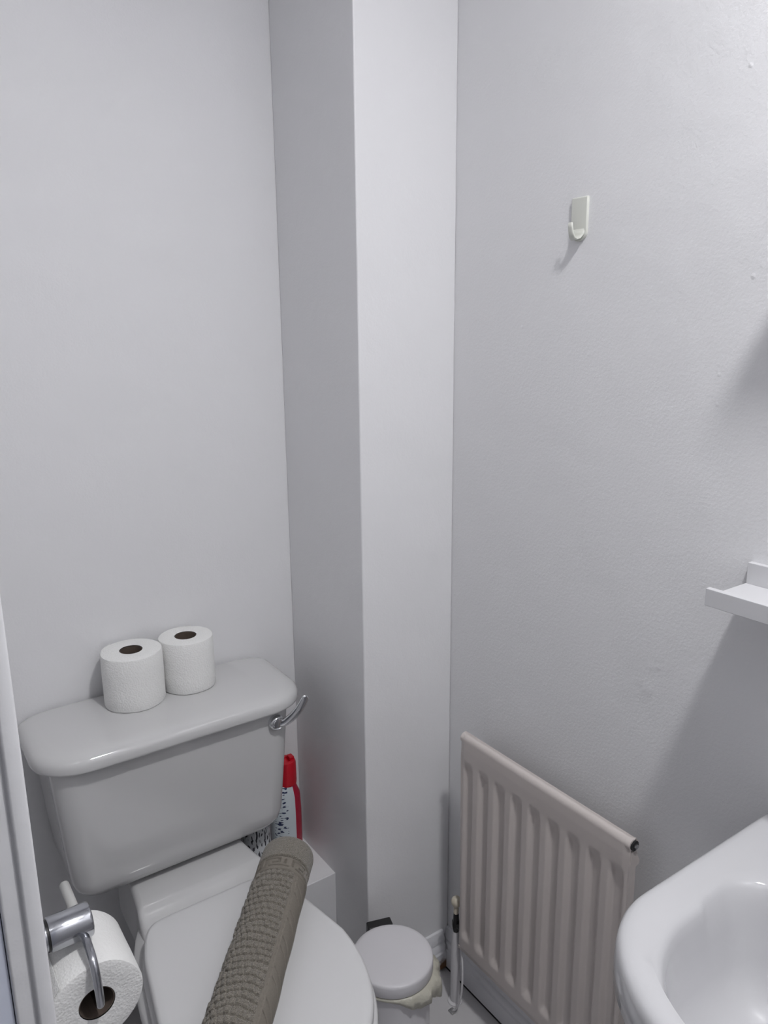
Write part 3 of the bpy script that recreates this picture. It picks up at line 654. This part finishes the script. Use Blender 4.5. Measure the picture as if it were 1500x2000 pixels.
for yt in (-1.37, -1.14):
    v, f = lathe((0.135, yt, 0.800), [(0.022, 0.0), (0.022, 0.006), (0.013, 0.012), (0.012, 0.055), (0.016, 0.060), (0.020, 0.085), (0.019, 0.095), (0, 0.097)], 24, cap1=False)
    tp = soft(mesh_obj('tap', v, f, MT['chrome'], ba), 45)
    v, f = tube(catmull([(0.135, yt, 0.838), (0.10, yt, 0.845), (0.065, yt, 0.838), (0.055, yt, 0.822)], 5), 0.009, 14); sp_ = mesh_obj('spout', v, f, MT['chrome'], None, True); sp_.parent = tp

# ------------------------------------------------------------------ pedal bin
bc = (-0.028, -0.420)
bn = thing('pedal_bin', (bc[0], bc[1], 0), 'small round white pedal bin with closed lid between toilet and radiator', 'bin')
v, f = lathe((bc[0], bc[1], 0.0), [(0.070, 0.0), (0.0745, 0.003), (0.0745, 0.014), (0.0730, 0.016), (0.0730, 0.218), (0.0740, 0.222), (0.0740, 0.226), (0.0700, 0.226), (0.0700, 0.02)], 64, cap1=True); soft(mesh_obj('bin_body', v, f, MT['bin'], bn), 45)
v, f = lathe((bc[0], bc[1], 0.226), [(0.0740, 0.0), (0.0785, 0.0005), (0.0795, 0.002), (0.0795, 0.0215), (0.0788, 0.0250), (0.0765, 0.0270), (0.070, 0.0278), (0.04, 0.0283), (0.0, 0.0286)], 72, cap1=False); soft(mesh_obj('bin_lid', v, f, MT['bin'], bn), 50)
# hinge block faces the column
hd = Vector((0.30, 0.95, 0)).normalized(); hs = Vector((hd.y, -hd.x, 0))
def obox(c, d, s, a, b, z0, z1):
    out = []
    for z in (z0, z1):
        for q in (-b, b):
            for p_ in (-a, a): out.append(tuple(Vector(c)+d*p_+s*q+Vector((0, 0, z))))
    return out, [(0, 2, 3, 1), (4, 5, 7, 6), (0, 1, 5, 4), (2, 6, 7, 3), (0, 4, 6, 2), (1, 3, 7, 5)]
hc = Vector((bc[0], bc[1], 0))+hd*0.087
v, f = obox(hc, hd, hs, 0.011, 0.026, 0.185, 0.252); bev(mesh_obj('bin_hinge', v, f, MT['black'], bn), 0.003)['label'] = 'black hinge block'
pc = Vector((bc[0], bc[1], 0))-hd*0.083
v, f = obox(pc, hd, hs, 0.020, 0.018, 0.006, 0.012); bev(mesh_obj('pedal', v, f, MT['black'], bn), 0.002)
# liner: crumpled film trapped under the lid
rng = random.Random(8); V = []; F = []; K = 84
prev = [0]*K
for k in range(K):
    a = 2*math.pi*k/K; d = (math.cos(a-math.radians(-38)))      # widest towards the radiator
    ex = max(0.0, d)**1.3; cr = 0.003*math.sin(a*13)+0.002*math.sin(a*29+1)+rng.uniform(-0.0012, 0.0012)
    r0 = 0.0745; r1 = 0.0805+0.012*ex+cr*ex*1.0; r2 = 0.0765+0.016*ex+cr*ex*1.5; low = 0.004+0.034*ex+0.010*ex*math.sin(a*7+.5)
    for rr_, z in ((r0, 0.2262), (0.0775+0.004*ex, 0.2245), (r1, 0.2225-0.006*ex), ((r1+r2)/2+cr*ex*0.6, 0.221-low*0.55), (r2, 0.220-low)):
        V.append((bc[0]+rr_*math.cos(a), bc[1]+rr_*math.sin(a), z))
for k in range(K):
    for j in range(4):
        a = k*5+j; b = ((k+1) % K)*5+j; F.append((a, b, b+1, a+1))
ln = mesh_obj('bin_liner', V, F, MT['liner'], bn, True); ln['label'] = 'cream plastic bin liner sticking out under the lid'
md = ln.modifiers.new('thickness', 'SOLIDIFY'); md.thickness = 0.0004

# ------------------------------------------------------------------ cleaning bottles on the ledge
MT['label_a'] = label_mat('bottle_print', (0.62, 0.68, 0.72), (0.02, 0.03, 0.09), (0.42, 0.01, 0.04), -0.2, 0.135, -1.2, 0.9, -2.9, -1.85, (2.2, 1.0, 210.0))
b1 = thing('cleaner_bottle', (-0.062, -0.052, 0.255), 'white and red cleaning bottle with red cap squeezed between cistern and column', 'bottle')
def ring_b(rx, ry, z): return [(b1.location.x+rx*math.cos(a), b1.location.y+ry*math.sin(a), 0.255+z) for a in [2*math.pi*k/40 for k in range(40)]]
v, f = loft([ring_b(0.034, 0.026, 0.0), ring_b(0.036, 0.028, 0.004), ring_b(0.036, 0.028, 0.12), ring_b(0.034, 0.027, 0.165), ring_b(0.024, 0.022, 0.190), ring_b(0.017, 0.017, 0.198)])
bo_ = mesh_obj('bottle_body', v, f, MT['label_a'], b1, True, origin=(b1.location.x, b1.location.y, 0.355)); soft(bo_, 50)
v, f = lathe((b1.location.x+0.004, b1.location.y, 0.255), [(0.0225, 0.193), (0.0230, 0.200), (0.0225, 0.244), (0.0205, 0.249), (0.012, 0.250), (0.011, 0.246), (0.0, 0.246)], 28, cap1=False); soft(mesh_obj('bottle_cap', v, f, MT['red'], b1), 40)
v, f = merge([boxvf(b1.location.x+0.010, b1.location.x+0.022, b1.location.y-0.008, b1.location.y+0.008, 0.500, 0.511)]); sp2 = bev(mesh_obj('cap_spout', v, f, MT['red'], b1), 0.002)
MT['label_b'] = label_mat('can_print', (0.60, 0.62, 0.64), (0.03, 0.03, 0.04), (0.60, 0.62, 0.64), -0.2, 0.2, 3.0, 3.1, -3.1, 0.0, (6.5, 1.0, 60.0))
b2 = thing('spray_can', (-0.165, -0.110, 0.255), 'white can with dark print standing under the cistern beside the pan', 'can')
v, f = lathe((b2.location.x, b2.location.y, 0.255), [(0.030, 0.0), (0.0315, 0.003), (0.0315, 0.160), (0.029, 0.168), (0.020, 0.172)], 40); c_ = soft(mesh_obj('can_body', v, f, MT['label_b'], b2, True, origin=(b2.location.x, b2.location.y, 0.355)), 40)
v, f = lathe((b2.location.x, b2.location.y, 0.427), [(0.018, 0.0), (0.018, 0.008), (0.016, 0.010), (0, 0.010)], 32, cap1=False); soft(mesh_obj('can_cap', v, f, MT['white_plastic'], b2), 40)
